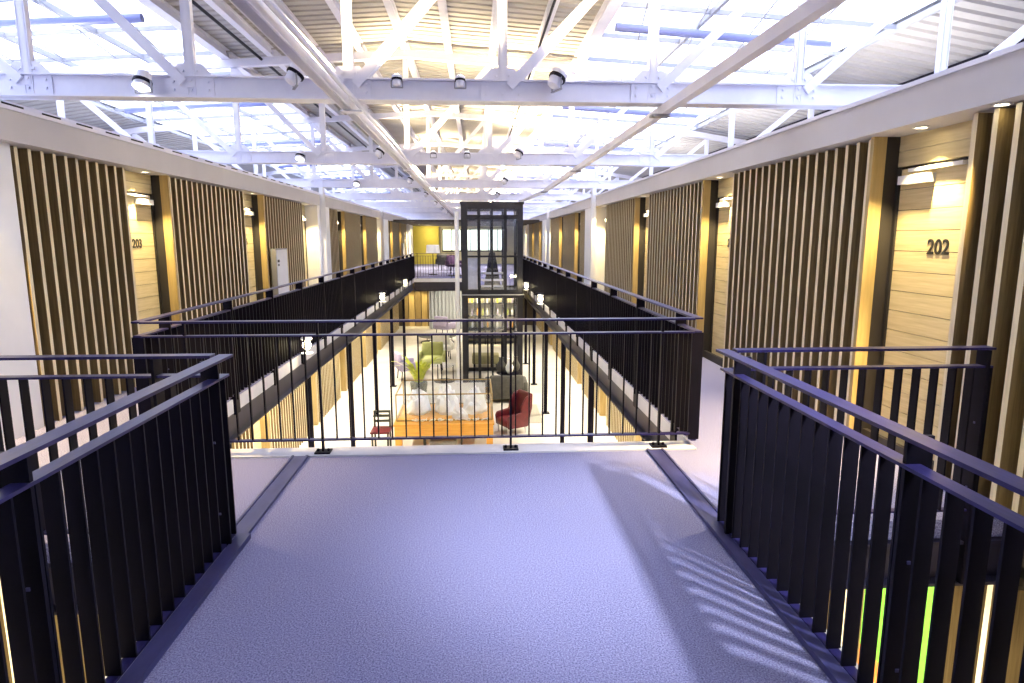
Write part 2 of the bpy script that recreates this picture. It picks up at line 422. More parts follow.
for i, j in enumerate(LJ):
    if j > YE - 3: continue
    door(-1, j, '203' if i == 0 else ('205' if i == 1 else None), 0, any(abs(k - j) < .02 for k in white_l))
    lx = WL + .13; ly = j - .45
    downlight(lx, ly, ZS, 'small recessed downlight above %s' % ('door 203 on the left' if i == 0 else 'the %s door along the left gallery' % ORD[i]))
    spot((lx, ly, ZS - .02), (lx + .25, ly, 0), 120, (1.0, .79, .38), 92, .5, .03)
downlight(WL + .17, 4.9, ZS, 'recessed downlight over the white wall left of the first slats')
spot((WL + .17, 4.9, ZS - .02), (WL + .7, 4.9, 0), 520, (1.0, .72, .30), 95, .6, .03)
for i, j in enumerate(RJ):
    if j > YE - 3: continue
    door(1, j, '202' if i == 0 else ('204' if i == 1 else None), 0, any(abs(k - j) < .02 for k in white_r))
    lx = WR - .13; ly = j - .45
    downlight(lx, ly, ZS, 'small recessed downlight above %s' % ('door 202 on the right' if i == 0 else 'the %s door along the right gallery' % ORD[i]))
    spot((lx, ly, ZS - .02), (lx - .25, ly, 0), 120, (1.0, .79, .38), 92, .5, .03)
    if i == 0:
        downlight(WR - .20, 3.72, ZS, 'recessed downlight over the slats just right of door 202')
        spot((WR - .24, 3.72, ZS - .02), (2.25, 5.0, 0), 520, (1.0, .72, .30), 54, .7, .03)
# lobby doors and screens
for side, js, nm in ((-1, LJ, 'left'), (1, RJ, 'right')):
    y = 1.0 if side > 0 else 2.0; i = 0
    for j in js + [40.0]:
        if j < y: continue
        y1 = j - .9
        if y1 - y > .4 and y < 33:
            screen(side, y, min(y1, 33.8), '%s lobby level oak slat screen from the viewer under the %s gallery' % (ORD[i].capitalize() if False else ORD[i], nm), 1, 'slat screens on the lobby %s wall' % nm); i += 1
        x = (WL - .13) if side < 0 else (WR + .13)
        if j < 34:
            a, b = sorted((x + side * .10, x))
            p = struct('door_%d' % (ndoor[0] + 1), G().box(a, b, j - .88, j - .05, ZG, ZG + 2.5), 'white' if i % 2 else 'board',
                       '%s flush lobby door from the viewer under the %s gallery' % (ORD[i], nm), 'door'); ndoor[0] += 1
            part('jamb', G().box(min(x, x - side * .16), max(x, x - side * .16), j - .05, j + .02, ZG, ZG + 2.55), 'oak', p)
            part('handle', G().bar((x - side * .03, j - .75, ZG + 1.0), (x - side * .03, j - .62, ZG + 1.0), .02, .02, (0, 0, 1)), 'grey', p)
        y = j + .05
soff = {}
soff[-1] = struct('ceiling_lobby_left', G().box(WL - .25, VL - .16, 4.9, YF, -.30, -.26), 'white', 'white lobby soffit under the left gallery', 'ceiling')
soff[1] = struct('ceiling_lobby_right', G().box(VR + .16, WR + .25, 4.9, YF, -.30, -.26), 'white', 'white lobby soffit under the right gallery', 'ceiling')
for k in range(8):
    y = 6.2 + 2.7 * k
    for s, x in ((-1, -3.35), (1, 2.6)):
        downlight(x, y, -.30, None, soff[s])
        spot((x, y, -.33), (x + s * .12, y, ZG), 210, SOFT, 120, .6, .05)
soff[2] = struct('ceiling_lobby_far', G().box(-2.5, 1.7, YF + .2, 33.8, -.34, -.30), 'white', 'white lobby soffit under the far landing', 'ceiling')
for (x, y) in ((-1.9, 27.6), (-1.2, 30.8), (.6, 30.8)):
    downlight(x, y, -.34, None, soff[2]); spot((x, y, -.37), (x, y + .7, ZG), 150, SOFT, 140, .6, .05)  # unseen downlights added to light the dark far lobby
soff[0] = struct('ceiling_lobby_bridge', G().box(-1.28, 1.32, YB, 4.6, -.34, -.30), 'white', 'white lobby soffit under the carpeted bridge', 'ceiling')
for y in (-1.5, .8, 2.9, 4.3):  # unseen downlights added as fill for the lobby below the near voids
    for x in (-1.0, 1.0):
        downlight(x, y, -.34, None, soff[0])
        spot((x, y, -.37), (x * 2.6, y + .2, ZG), 150, SOFT, 150, .6, .05)

# ---------------------------------------------------------------- columns
for k, y in enumerate((16.08, 26.08, 36.08)):
    for s, x, nm in ((-1, FL + .04, 'left'), (1, FR - .04, 'right')):
        g = G().box(x - .05, x + .05, y - .09, y - .078, 0, 2.9).box(x - .05, x + .05, y + .078, y + .09, 0, 2.9).box(x - .012, x + .012, y - .078, y + .078, 0, 2.9)
        t = thing('steel_column', 'slim white steel column in front of the %s bulkhead, %s from the viewer' % (nm, ORD[k]), 'column', (x, y, 0), 'white columns')
        part('shaft', g, 'white', t); part('base_plate', G().box(x - .1, x + .1, y - .12, y + .12, 0, .02), 'white', t)
for k, y in enumerate((6.6, 9.9, 13.2, 16.5, 19.9, 23.3)):
    for s, x, nm in ((-1, VL - .10, 'left'), (1, VR + .10, 'right')):
        t = thing('gallery_post', '%s black lobby post from the viewer holding up the %s gallery' % (ORD[k], nm), 'column', (x, y, ZG), 'black lobby posts')
        part('shaft', G().tube([(x, y, ZG), (x, y, -.42)], .05, 10), 'black', t)
        part('base_plate', G().box(x - .1, x + .1, y - .1, y + .1, ZG, ZG + .02), 'black', t)
t = thing('lift_post', 'slim white round post standing left of the glass lift', 'column', (-.58, 20.35, ZG))
part('shaft', G().tube([(-.58, 20.35, ZG), (-.58, 20.35, 2.5)], .07, 12), 'white', t)
part('base_plate', G().box(-.7, -.46, 20.23, 20.47, ZG, ZG + .02), 'white', t)

# ---------------------------------------------------------------- railings
RT = 1.06
def railing(label, axis, c, a, b, posts, zb=0.10, foot=None, group=None, ends=(0, 0), spacing=0.108, base=0.0, m='rail', dep=.06, bracket=0, boff=0.0, pdep=.09):
    """flat-bar railing along axis from a to b at cross position c"""
    def P(u, w, z): return (c + w, u, z) if axis == 'y' else (u, c + w, z)
    def bx(g, u0, u1, w0, w1, z0, z1):
        p = P(u0, w0, z0); q = P(u1, w1, z1)
        return g.box(min(p[0], q[0]), max(p[0], q[0]), min(p[1], q[1]), max(p[1], q[1]), z0, z1)
    t = thing('railing', label, 'railing', P((a + b) / 2, 0, base), group)
    part('handrail', bx(G(), a - ends[0], b + ends[1], -.036, .036, RT - .014, RT), m, t)
    part('under_rail', bx(G(), a - ends[0] * .8, b + ends[1] * .8, boff * .5 - .03, boff * .5 + .03, .94, .952), m, t)
    part('bottom_rail', bx(G(), a, b, boff - .022, boff + .022, zb, zb + .012), m, t)
    n = int(round((b - a) / spacing))
    bal = bx(G(), -.005, .005, -dep / 2, dep / 2, 0, .94 - zb - .012)
    bm = bal.mesh('baluster', 'black', P(0, 0, 0) if False else (c if axis == 'y' else 0, 0 if axis == 'y' else c, 0))
    for i in range(n + 1):
        u = a + .006 + (b - a - .012) * i / n
        if any(abs(u - p) < .03 for p in posts): continue
        put('baluster', bm, t, P(u, boff, zb + .012))
    for p in posts:
        po = part('post', bx(G(), p - .008, p + .008, boff - pdep / 2, boff + pdep / 2, base if foot is None else foot, RT - .014), 'black', t)
        if foot is None:
            part('foot_plate', bx(G(), p - .06, p + .06, -.05, .05, base, base + .012), 'black', po)
            for du in (-.04, .04):
                q = P(p + du, 0, base + .012); part('bolt', G().lathe([(.012, 0), (.012, .014), (.008, .018)], q, 6), 'black', po)
        else:
            if bracket: part('foot_bracket', bx(G(), p - .07, p + .07, min(0, bracket * .03), max(0, bracket * .03), -.15, .07), 'black', po)
            for zz in (.60, .20):
                q = P(p, 0, zz)
                s = .008
                part('bolt', bx(G(), p - .012, p + .012, boff - .006, boff + .006, zz, zz + .012), 'strip', po)
    return t
railing('near left black flat bar railing beside the carpeted bridge', 'y', -1.352, YB + 1.2, YN, [-.9, .45, 1.90, 3.32], zb=.02, foot=-.40, ends=(0, .01), base=-.40, boff=-.04, dep=.06)
railing('near right black flat bar railing beside the carpeted bridge', 'y', 1.39, YB + 1.2, YN, [-.7, .58, 1.90, 3.28], zb=.02, foot=-.40, ends=(0, .01), base=-.40, boff=.05, dep=.058)
railing('black railing turning left from the corner of the near left void', 'x', YN, -2.75, -1.42, [-2.6, -1.72], zb=.06, foot=-.40, base=-.40)
railing('black railing turning right from the corner of the near right void towards door 202', 'x', YN, 1.46, 2.98, [1.62, 2.94], zb=.06, foot=-.40, base=-.40)
railing('straight black railing across the far edge of the lavender carpet', 'x', YC, VL + .04, VR - .04, [-2.2, -1.21, .27, 1.47], zb=.11, base=.012, dep=.022, pdep=.035)
pl = [5.3 + 1.34 * i for i in range(16)]
railing('long dark gallery railing along the left side of the void', 'y', VL, YC, YF, pl, zb=.05, foot=0, base=0, dep=.085, bracket=1)
railing('long dark gallery railing along the right side of the void', 'y', VR, YC, YF, pl, zb=.05, foot=0, base=0, dep=.085, bracket=-1)
railing('small dark railing on the far landing left of the lift', 'x', YF + .05, VL + .06, -.66, [-2.4, -1.0], zb=.10, base=0)

# ---------------------------------------------------------------- roof
CX = -1.12; DH = 2.9
ZE, ZA = 4.66, 4.86             # deck edge and ridge
SLOPE = 0.058
GE = 6.7                        # half width where glazing ends
TY = [1.08 + 5 * i for i in range(9)]           # trusses
def roof_z(x):
    d = abs(x - CX)
    if d <= DH: return ZA + (ZE - ZA) * d / DH
    if d <= GE: return ZE - .02 - SLOPE * (d - DH)
    return ZE - .02 - SLOPE * (GE - DH) - .16 * (d - GE)
Y0R = -2.9
bays = [(Y0R, TY[0])] + [(TY[i], TY[i + 1]) for i in range(8)] + [(TY[8], 46.0)]
ceil = struct('ceiling', None, None, 'ribbed pale metal roof deck between the two skylights', 'ceiling', (CX, 0, ZE))
outer = [struct('ceiling_left_eave', None, None, 'ribbed roof deck at the left eave beyond the skylight', 'ceiling', (CX - 7.6, 0, ZE - .5)),
         struct('ceiling_right_eave', None, None, 'ribbed roof deck at the right eave beyond the skylight', 'ceiling', (CX + 7.6, 0, ZE - .5))]
def ribbed(x0, x1, y0, y1, pitch=.19, d=.035):
    g = G(); n = int((y1 - y0) / pitch); ys = []
    for i in range(n):
        b = y0 + (y1 - y0) * i / n; p = (y1 - y0) / n
        ys += [(b, 0), (b + p * .62, 0), (b + p * .70, d), (b + p * .92, d)]
    ys.append((y1, 0))
    xs = [x0, (x0 + x1) / 2, x1] if x0 < CX < x1 else [x0, x1]
    if len(xs) == 3: xs[1] = CX
    vs = [(x, y, roof_z(x) + dz) for (y, dz) in ys for x in xs]; k = len(xs); fs = []
    for i in range(len(ys) - 1):
        for j in range(k - 1): fs.append((i * k + j, i * k + j + 1, (i + 1) * k + j + 1, (i + 1) * k + j))
    g.add(vs, fs)
    off = len(vs)   # flat top skin closes the sheet
    top = [(x, y, roof_z(x) + .09) for y in (y0, y1) for x in xs]
    g.add(top, [(j + 1, j, k + j, k + j + 1) for j in range(k - 1)])
    return g
for (a, b) in bays:
    part('deck_sheet', ribbed(CX - DH, CX + DH, a, b), 'deck', ceil)
    part('deck_sheet', ribbed(CX - 8.7, CX - GE, a, b, .25), 'deck', outer[0])
    part('deck_sheet', ribbed(CX + GE, CX + 8.7, a, b, .25), 'deck', outer[1])
for k in range(-4, 5):
    x = CX + k * .715; z = roof_z(x)
    w = .05 if abs(k) < 4 else .07
    for (a, b) in bays[:5]:
        g = G().box(x - w, x + w, a + .06, b - .06, z - .012, z).box(x - .012, x + .012, a + .06, b - .06, z - .13, z - .012).box(x - w, x + w, a + .06, b - .06, z - .142, z - .13)
        part('purlin', g, 'steel', ceil)
    part('purlin', G().box(x - w, x + w, bays[5][0], 46, z - .14, z), 'steel', ceil)
for (x, z, r_) in ((-3.42, roof_z(-3.42) - .17, .022), (1.0, roof_z(1.0) - .17, .018)): part('conduit', G().tube([(x, Y0R, z), (x, 40, z)], r_, 8), 'black', ceil)
part('conduit', G().tube([(6.9, Y0R, roof_z(6.9) - .08), (6.9, 40, roof_z(6.9) - .08)], .022, 8), 'black', outer[1])
# skylights: one per bay and side, with panes and bars
nw = [0]
def skylight(side, a, b, idx):
    nw[0] += 1
    nm = 'left' if side < 0 else 'right'
    x0, x1 = CX + side * (DH + .05), CX + side * GE
    t = struct('window_%d' % nw[0], None, None, '%s skylight bay from the viewer on the %s side of the roof' % (ORD[idx], nm), 'skylight', ((x0 + x1) / 2, (a + b) / 2, ZE - .1))
    nx, ny = 3, 4
    xs = [x0 + (x1 - x0) * i / nx for i in range(nx + 1)]
    ys = [a + (b - a) * i / ny for i in range(ny + 1)]
    for i in range(nx):
        for j in range(ny):
            xa, xb = xs[i] + side * .015, xs[i + 1] - side * .015
            za, zb = roof_z(xa) + .02, roof_z(xb) + .02
            ya, yb = ys[j] + .015, ys[j + 1] - .015
            g = G().add([(xa, ya, za), (xb, ya, zb), (xb, yb, zb), (xa, yb, za), (xa, ya, za + .008), (xb, ya, zb + .008), (xb, yb, zb + .008), (xa, yb, za + .008)],
                        [(0, 3, 2, 1), (4, 5, 6, 7), (0, 1, 5, 4), (1, 2, 6, 5), (2, 3, 7, 6), (3, 0, 4, 7)])
            part('pane', g, 'glass', t)
    for j in range(1, ny + 1):
        part('glazing_bar', G().bar((x0, ys[j], roof_z(x0)), (x1, ys[j], roof_z(x1)), .035, .06), 'bargrey', t)
    for i in range(nx + 1):
        z = roof_z(xs[i])
        part('glazing_purlin', G().box(xs[i] - .025, xs[i] + .025, a, b, z - .05, z + .03), 'bargrey', t)
    # tubular rafter in mid bay and thin crossing tie rods
    yy = a + (b - a) * .5
    part('tube_rafter', G().tube([(x0, yy, roof_z(x0) - .28), (x1 - side * .9, yy, roof_z(x1) - .24)], .055, 10), 'tubeblue', t)
    for q in range(5):
        xa = x0 + (x1 - x0) * q / 5; xb = x0 + (x1 - x0) * (q + 1) / 5
        part('tie_rod', G().tube([(xa, a + .3, roof_z(xa) - .1), (xb, b - .3, roof_z(xb) - .1)], .011, 5), 'bargrey', t)
    return t
K['tubeblue'] = mat('blue_grey_tube', (0.16, 0.19, 0.42), 0.4, var=(0.20, 0.23, 0.48), scale=3)
K['bargrey'] = mat('grey_glazing_bar', (0.26, 0.27, 0.31), 0.5, var=(0.31, 0.32, 0.36), scale=3)
for i, (a, b) in enumerate(bays):
    skylight(-1, a, b, i); skylight(1, a, b, i)
# upstands where deck meets glazing
trim(G().box(CX - DH - .06, CX - DH, Y0R, 46, ZE - .13, ZE + .16), 'steel', 'pale steel edge beam between roof deck and left skylight')
trim(G().box(CX + DH, CX + DH + .06, Y0R, 46, ZE - .13, ZE + .16), 'steel', 'pale steel edge beam between roof deck and right skylight')
wallbox('wall_gable', G().box(-9.8, 7.8, 46.0, 46.2, ZG, 4.95), 'white', 'white far gable wall of the hall')

# ---------------------------------------------------------------- trusses
NP = 1.385; ZC0, ZC1 = 2.90, 3.10
def truss(y, i):
    full = i <= 4
    t = thing('roof_truss', '%s white steel roof truss spanning the hall, counted from the viewer' % ORD[i] if i else 'white steel roof truss directly above the viewer', 'truss', (CX, y, ZC0), 'white roof trusses')
    xa, xb = CX - 8.3, CX + 8.3
    g = G().box(xa, xb, y - .008, y + .008, ZC0, ZC1).box(xa, xb, y - .10, y + .10, ZC0, ZC0 + .016).box(xa, xb, y - .05, y + .05, ZC1 - .014, ZC1)
    part('bottom_chord', g, 'steel', t)
    pts = [CX - 8.3, CX - GE, CX - DH, CX, CX + DH, CX + GE, CX + 8.3]
    for k in range(6):
        a, b = pts[k], pts[k + 1]
        part('top_chord', G().bar((a, y, roof_z(a) - .20), (b, y, roof_z(b) - .20), .10, .12), 'steel', t)
    for k in range(-5, 6):
        x = CX + k * NP; zt = roof_z(x) - .28
        g = G()
        if full:
            g.box(x - .042, x - .026, y - .03, y + .03, ZC0 + .02, zt).box(x + .026, x + .042, y - .03, y + .03, ZC0 + .02, zt).box(x - .03, x + .03, y - .03, y - .018, ZC0 + .10, zt)
        else: g.box(x - .04, x + .04, y - .03, y + .03, ZC0 + .02, zt)
        part('vertical', g, 'steel', t)
        dirs = [1] if k > 0 else ([-1] if k < 0 else [-1, 1])
        for d in dirs:
            k2 = k + d
            if abs(k2) > 6: continue
            x2 = CX + k2 * NP
            if abs(x2 - CX) > 8.2: continue
            part('diagonal', G().bar((x + d * .06, y - .04, ZC0 + .14), (x2 - d * .03, y - .04, roof_z(x2) - .30), .018, .085), 'steel', t)
            if full: part('diagonal', G().bar((x + d * .06, y + .05, ZC0 + .12), (x2 - d * .03, y + .05, roof_z(x2) - .30), .012, .06), 'steel', t)
        if full:
            gp = part('gusset_plate', G().prism([(x - .20, ZC0 + .03), (x + .20, ZC0 + .03), (x + .20, ZC0 + .20), (x + .10, ZC0 + .30), (x - .10, ZC0 + .30), (x - .20, ZC0 + .20)], y - .022, y - .010, 'y'), 'steel', t)
            if i <= 2:
                for (dx, dz) in ((-.15, .08), (-.15, .15), (.15, .08), (.15, .15), (-.06, .24), (.06, .24), (0, .08), (0, .16)):
                    part('bolt', G().tube([(x + dx, y - .022, ZC0 + dz), (x + dx, y - .040, ZC0 + dz)], .014, 6), 'steel', gp)
for i, y in enumerate(TY): truss(y, i)
# longitudinal ties hung under the chords
xt = CX - .02
t = thing('tie_beam', 'long white channel beam running lengthwise under the trusses, left of centre', 'beam', (xt, 20, 2.78))
part('channel', G().box(xt - .045, xt + .045, -2.8, 42, ZC0 - .014, ZC0 - .002).box(xt - .045, xt - .035, -2.8, 42, ZC0 - .08, ZC0 - .014).box(xt + .035, xt + .045, -2.8, 42, ZC0 - .08, ZC0 - .014), 'steel', t)
part('conduit', G().tube([(xt + .10, -2.8, ZC0 - .03), (xt + .10, 42, ZC0 - .03)], .02, 8), 'steel', t)
for y in TY[:6]: part('clip', G().box(xt - .06, xt + .13, y - .05, y + .05, ZC0 - .095, ZC0 - .08), 'steel', t)
xt = CX + 2 * NP + .12
t = thing('tie_beam', 'long pale square beam running lengthwise under the trusses on the right', 'beam', (xt, 8, 2.78))
part('channel', G().box(xt - .038, xt + .038, -2.8, 16.2, ZC0 - .085, ZC0 - .004), 'steel', t)
for y in TY[:4]: part('clamp', G().box(xt - .12, xt + .05, y - .06, y + .06, ZC0 - .105, ZC0 - .085), 'grey', t)
part('cranked_end', G().bar((xt, 16.2, ZC0 - .057), (xt - .30, 21.1, ZC0 - .057), .07, .07, (1, 0, 0)), 'steel', t)

# ---------------------------------------------------------------- floodlights on the bottom chords
def flood(x, y, z, aim, label, big=True, lit=True, power=0, color=WARM, ang=110, rad=.06):
    t = thing('floodlight', label, 'floodlight', (x, y, z), 'floodlights on the trusses')
    d = Vector(aim).normalized(); p = Vector((x, y, z)); s = .82 if big else .5
    q = lambda k: p + d * k * s
    part('housing', G().tube([q(-.10), q(-.085), q(-.03), q(.03), q(.08)], [.045 * s, .07 * s, .075 * s, .085 * s, .092 * s], 14), 'steel', t)
    part('band', G().tube([q(.0), q(.035)], [.095 * s, .095 * s], 14), 'black', t)
    part('lens', G().tube([q(.075), q(.086)], [.08 * s, .08 * s], 14), 'lensw' if lit else 'grey', t)
    side = Vector((0, .02, 1)).cross(d).normalized()
    g = G()
    for sg in (-1, 1): g.bar(p + side * sg * .1 * s, p + side * sg * .1 * s - Vector((0, 0, .12 * s)), .025, .008, (0, 1, 0))
    g.bar(p + side * .1 * s - Vector((0, 0, .12 * s)), p - side * .1 * s - Vector((0, 0, .12 * s)), .025, .008, (0, 1, 0))
    part('bracket', g, 'grey', t)
    if power:
        spot(q(.12), q(1), power, color, ang, .7, rad)
fx = [(-2.85, (-.1, -.35, -.9), 'round', 'glowing white floodlight'), (-1.56, (.5, .25, .85), 'round', 'tilted floodlight left of the lengthwise channel'), (.74, (.45, .2, .85), 'round', 'tilted floodlight right of centre')]
for i, y in enumerate(TY[1:9]):
    for j, (x, aim, _, l) in enumerate(fx):
        if i > 2 and j == 0: continue
        P = [18, 200, 280][j] * (1 if i < 2 else 3.0)
        flood(x, y - .16, 3.08 if j else 3.02, aim, '%s on the %s truss beyond the viewer' % (l, ORD[i]), True, True, P, (0.9, 0.93, 1) if j == 0 else (1.0, .78, .42), 100 if j == 0 else 125)
    if i < 2:
        for j, x in enumerate((-.68, -.12)):
            flood(x, y - .12, 3.06, (0, .12, 1), 'small upright spotlight, %s of the pair, on the %s truss beyond the viewer' % (('left', 'right')[j], ORD[i]), False, True, 140, (1.0, .78, .42), 120)
flood(2.62, TY[0] - .16, 3.60, (-1.45, 1.95, -3.60), 'floodlight on the truss above the viewer aimed at the right railing', True, True, 740, (.92, .94, 1.0), 42, .10)
for i, y in enumerate((3.5, 8.5, 13.5, 18.5)):  # added uplights, hidden behind the bulkheads, to brighten the eave decks
    for s_, x in ((-1, -5.6), (1, 5.0)):
        flood(x, y, 2.787, (s_ * .25, .2, 1), '%s added unseen uplight from the viewer standing on top of the %s rooms' % (ORD[i], 'left' if s_ < 0 else 'right'), True, True, 120, (1.0, .95, .86), 140)

# ---------------------------------------------------------------- glass lift
LX0, LX1, LY0, LY1 = -.44, 1.52, 20.3, 22.2
t = thing('glass_lift', 'dark framed glass lift tower rising through the far end of the void', 'lift', ((LX0 + LX1) / 2, (LY0 + LY1) / 2, ZG))
for x in (LX0 + .09, LX1 - .09):
    for y in (LY0 + .09, LY1 - .09): part('corner_post', G().box(x - .09, x + .09, y - .09, y + .09, ZG, 2.74), 'lift', t)
mx = [LX0 + .18, LX0 + .56, LX0 + .98, LX1 - .56, LX1 - .18]
for z0, z1 in ((2.58, 2.74), (2.26, 2.40), (1.07, 1.13), (-.14, .04), (-1.55, -1.45), (ZG, ZG + .12)):
    part('transom', G().box(LX0 + .18, LX1 - .18, LY0, LY0 + .10, z0, z1), 'lift', t)
    part('transom', G().box(LX0, LX0 + .10, LY0 + .18, LY1 - .18, z0, z1), 'lift', t)
    part('transom', G().box(LX1 - .10, LX1, LY0 + .18, LY1 - .18, z0, z1), 'lift', t)
    if z0 > 2 or z0 < 1: part('transom', G().box(LX0 + .18, LX1 - .18, LY1 - .1, LY1, z0, z1), 'lift', t)
for x in mx[1:4]:
    w = .045 if x != mx[2] else .03
    part('mullion', G().box(x - w, x + w, LY0, LY0 + .08, ZG, 2.58), 'lift', t)
    part('mullion', G().box(x - w, x + w, LY1 - .08, LY1, ZG, 2.58), 'lift', t)
for i in range(4):
    for z0, z1 in ((2.40, 2.58), (1.13, 2.26), (.04, 1.07), (-1.45, -.14)):
        part('pane', G().box(mx[i] + .03, mx[i + 1] - .03, LY0 + .03, LY0 + .045, z0, z1), 'pane', t)
for z0, z1 in ((1.13, 2.26), (.04, 1.07), (-1.45, -.14)):
    part('side_pane', G().box(LX0 + .03, LX0 + .045, LY0 + .18, LY1 - .18, z0, z1), 'pane', t)
    part('side_pane', G().box(LX1 - .045, LX1 - .03, LY0 + .18, LY1 - .18, z0, z1), 'pane', t)
part('roof_cap', G().box(LX0 - .03, LX1 + .03, LY0 - .03, LY1 + .03, 2.74, 2.80), 'lift', t)
part('frosted_panel', G().box(mx[0] + .02, mx[1] - .05, LY0 + .06, LY0 + .075, .06, 1.05), 'edge', t, 'pale frosted lower left panel')
part('car_floor', G().box(LX0 + .2, LX1 - .2, LY0 + .2, LY1 - .2, -.10, -.02), 'lift', t)
part('guide_rail', G().box(.52, .60, LY1 - .35, LY1 - .22, ZG + .2, 2.5), 'black', t)
cp = part('car_console', G().prism([(.28, .02), (.86, .02), (.78, .5), (.66, 1.2), (.46, 1.2), (.36, .5)], LY1 - .9, LY1 - .6, 'y'), 'black', t)
for z in (.10, .30, .52): part('grab_bar', G().box(mx[1] + .06, mx[3] - .06, LY0 + .25, LY0 + .28, z, z + .07), 'white', t)
t = thing('lift_sill', 'dark landing beam in front of the glass lift', 'beam', (.5, LY0 - .1, -.2))
part('beam', G().box(LX0 + .02, VR - .2, LY0 - .16, LY0 - .01, -.22, -.10), 'lift', t)
part('edge_strip', G().box(LX0 + .02, VR - .2, LY0 - .175, LY0 - .16, -.12, -.10), 'edge', t)

# ---------------------------------------------------------------- lamps on the gallery edges
def edge_lamp(s, y, label):
    x = VL if s < 0 else VR; i = -s                       # i points into the void
    z = .16
    t = thing('edge_lamp', label, 'lamp', (x + i * .05, y, -.02), 'lamps on the gallery edges')
    part('bracket', G().box(min(x + i * .046, x + i * .08) , max(x + i * .046, x + i * .08), y + .05, y + .09, -.10, .34).box(min(x + i * .046, x + i * .26), max(x + i * .046, x + i * .26), y + .04, y + .10, .31, .34), 'black', t)
    c = (x + i * .15, y, 0)
    part('hood', G().lathe([(.06, .25), (.085, .27), (.07, .295), (.03, .305)], c, 14), 'white', t)
    part('globe', G().lathe([(.02, .12), (.05, .14), (.06, .18), (.05, .22), (.03, .24)], c, 14), 'lens', t)
    part('cage_tray', G().lathe([(.03, .05), (.085, .06), (.085, .07), (.03, .075)], c, 14), 'white', t)
    part('stem', G().tube([(c[0], c[1], .05), (c[0], c[1], .12)], .012, 6), 'grey', t)
    point((x + i * .32, y - .16, .18), 4, WARM, .06)
for k, (y, w) in enumerate(((9.0, 'nearest'), (16.4, 'middle'), (21.8, 'farthest'))):
    edge_lamp(-1, y, '%s glowing lamp on the edge of the left gallery' % w)
for k, (y, w) in enumerate(((15.6, 'nearer'), (20.0, 'farther'))):
    edge_lamp(1, y, '%s glowing lamp on the edge of the right gallery' % w)

# ---------------------------------------------------------------- white sign boards
def totem(y, w, h, label):
    x = WL + .26
    t = thing('sign_board', label, 'sign', (x, y, 0), 'white sign boards')
    part('panel', G().box(x - .05, x + .03, y - w / 2, y + w / 2, .04, h), 'white', t)
    part('edge_frame', G().box(x - .06, x + .04, y - w / 2 - .03, y - w / 2, 0, h + .01).box(x - .06, x + .04, y - w / 2, y + w / 2, h, h + .02), 'grey', t)
    part('foot', G().box(x - .06, x + .12, y - w / 2, y + w / 2, 0, .04), 'grey', t)
    part('emblem', G().box(x + .03, x + .032, y - w / 2 + .08, y - w / 2 + .20, h - .24, h - .19).box(x + .03, x + .032, y - w / 2 + .10, y - w / 2 + .18, h - .31, h - .27), 'number', t)
totem(12.65, .72, 1.46, 'white sign board standing against the left slats beyond door 205')
totem(33.9, .60, 1.40, 'smaller distant white sign board against the left wall')

# ---------------------------------------------------------------- far lounge
wallbox('wall_lounge', G().box(VL - 1.6, VR + 1.6, 42.0, 42.15, 0, ZS), 'cream', 'cream wall at the back of the far lounge')
wallbox('wall_lounge_yellow', G().box(-4.0, -2.35, 41.8, 41.98, 0, ZS), 'yellow', 'yellow green wall panel at the back left of the lounge')
wallbox('ceiling_lounge', G().box(WL, WR, 30.0, 42.2, ZS - .02, ZS + .06), 'back', 'dark canopy over the far lounge')
t = thing('lounge_window', 'bright window band on the lounge back wall', 'window', (-.9, 41.95, 1.2))
K['daywin'] = mat('daylit_pane', (.8, .85, .8), .2, emit=(.85, .95, .80), estr=.9)
for k in range(7): part('pane', G().box(-2.1 + k * .6, -1.55 + k * .6, 41.96, 41.99, .9, 2.2), 'daywin', t)
for k in range(8): part('mullion', G().box(-2.15 + k * .6, -2.10 + k * .6, 41.93, 41.99, .85, 2.25), 'black', t)
part('sill', G().box(-2.15, 2.1, 41.9, 41.99, .80, .85), 'black', t)
t = thing('drum_lamp', 'big white drum shaded floor lamp in the far lounge', 'lamp', (-1.95, 29.6, 0))
part('base', G().lathe([(.2, 0), (.2, .03), (.03, .05)], (-1.95, 29.6, 0), 16), 'black', t)
part('pole', G().tube([(-1.95, 29.6, .05), (-1.95, 29.6, 1.0)], .02, 8), 'black', t)
part('shade', G().lathe([(.30, .98), (.32, 1.0), (.29, 1.36), (.26, 1.37)], (-1.95, 29.6, 0), 20), 'shade', t)
point((-2.9, 41.0, 2.0), 22, WARM, .1); point((-2.9, 40.9, .9), 10, WARM, .1)
for i, (x, y) in enumerate(((-3.1, 36.0), (-1.2, 33.0), (.6, 31.0), (.6, 37.0))):  # downlights added to brighten the lounge behind the lift
    downlight(x, y, ZS - .02, 'added lounge canopy downlight, %s from the left' % ORD[i], None, 'added lounge downlights')
    spot((x, y, ZS - .06), (x, y + .6, 0), 300, SOFT, 140, .6, .06)
def chair_simple(name, x, y, z, rz, m, label, cat='armchair', s=1.0):
    t = thing(name, label, cat, (x, y, z))
    def rp(g):
        c, sn = math.cos(rz), math.sin(rz)
        g.v = [(x + s * (a * c - b * sn), y + s * (a * sn + b * c), z + s * d) for a, b, d in g.v]; return g
    part('seat', rp(G().pill(-.32, .32, -.32, .30, .30, .46, .06)), m, t)
    part('backrest', rp(G().pill(-.32, .32, .22, .36, .40, .86, .06)), m, t)
    for sx in (-1, 1):
        part('armrest', rp(G().pill(sx * .36 - .05, sx * .36 + .05, -.30, .32, .34, .60, .045)), m, t)
        for sy in (-1, 1): part('leg', rp(G().tube([(sx * .28, sy * .25, 0), (sx * .26, sy * .22, .31)], .016, 6)), 'black', t)
    return t
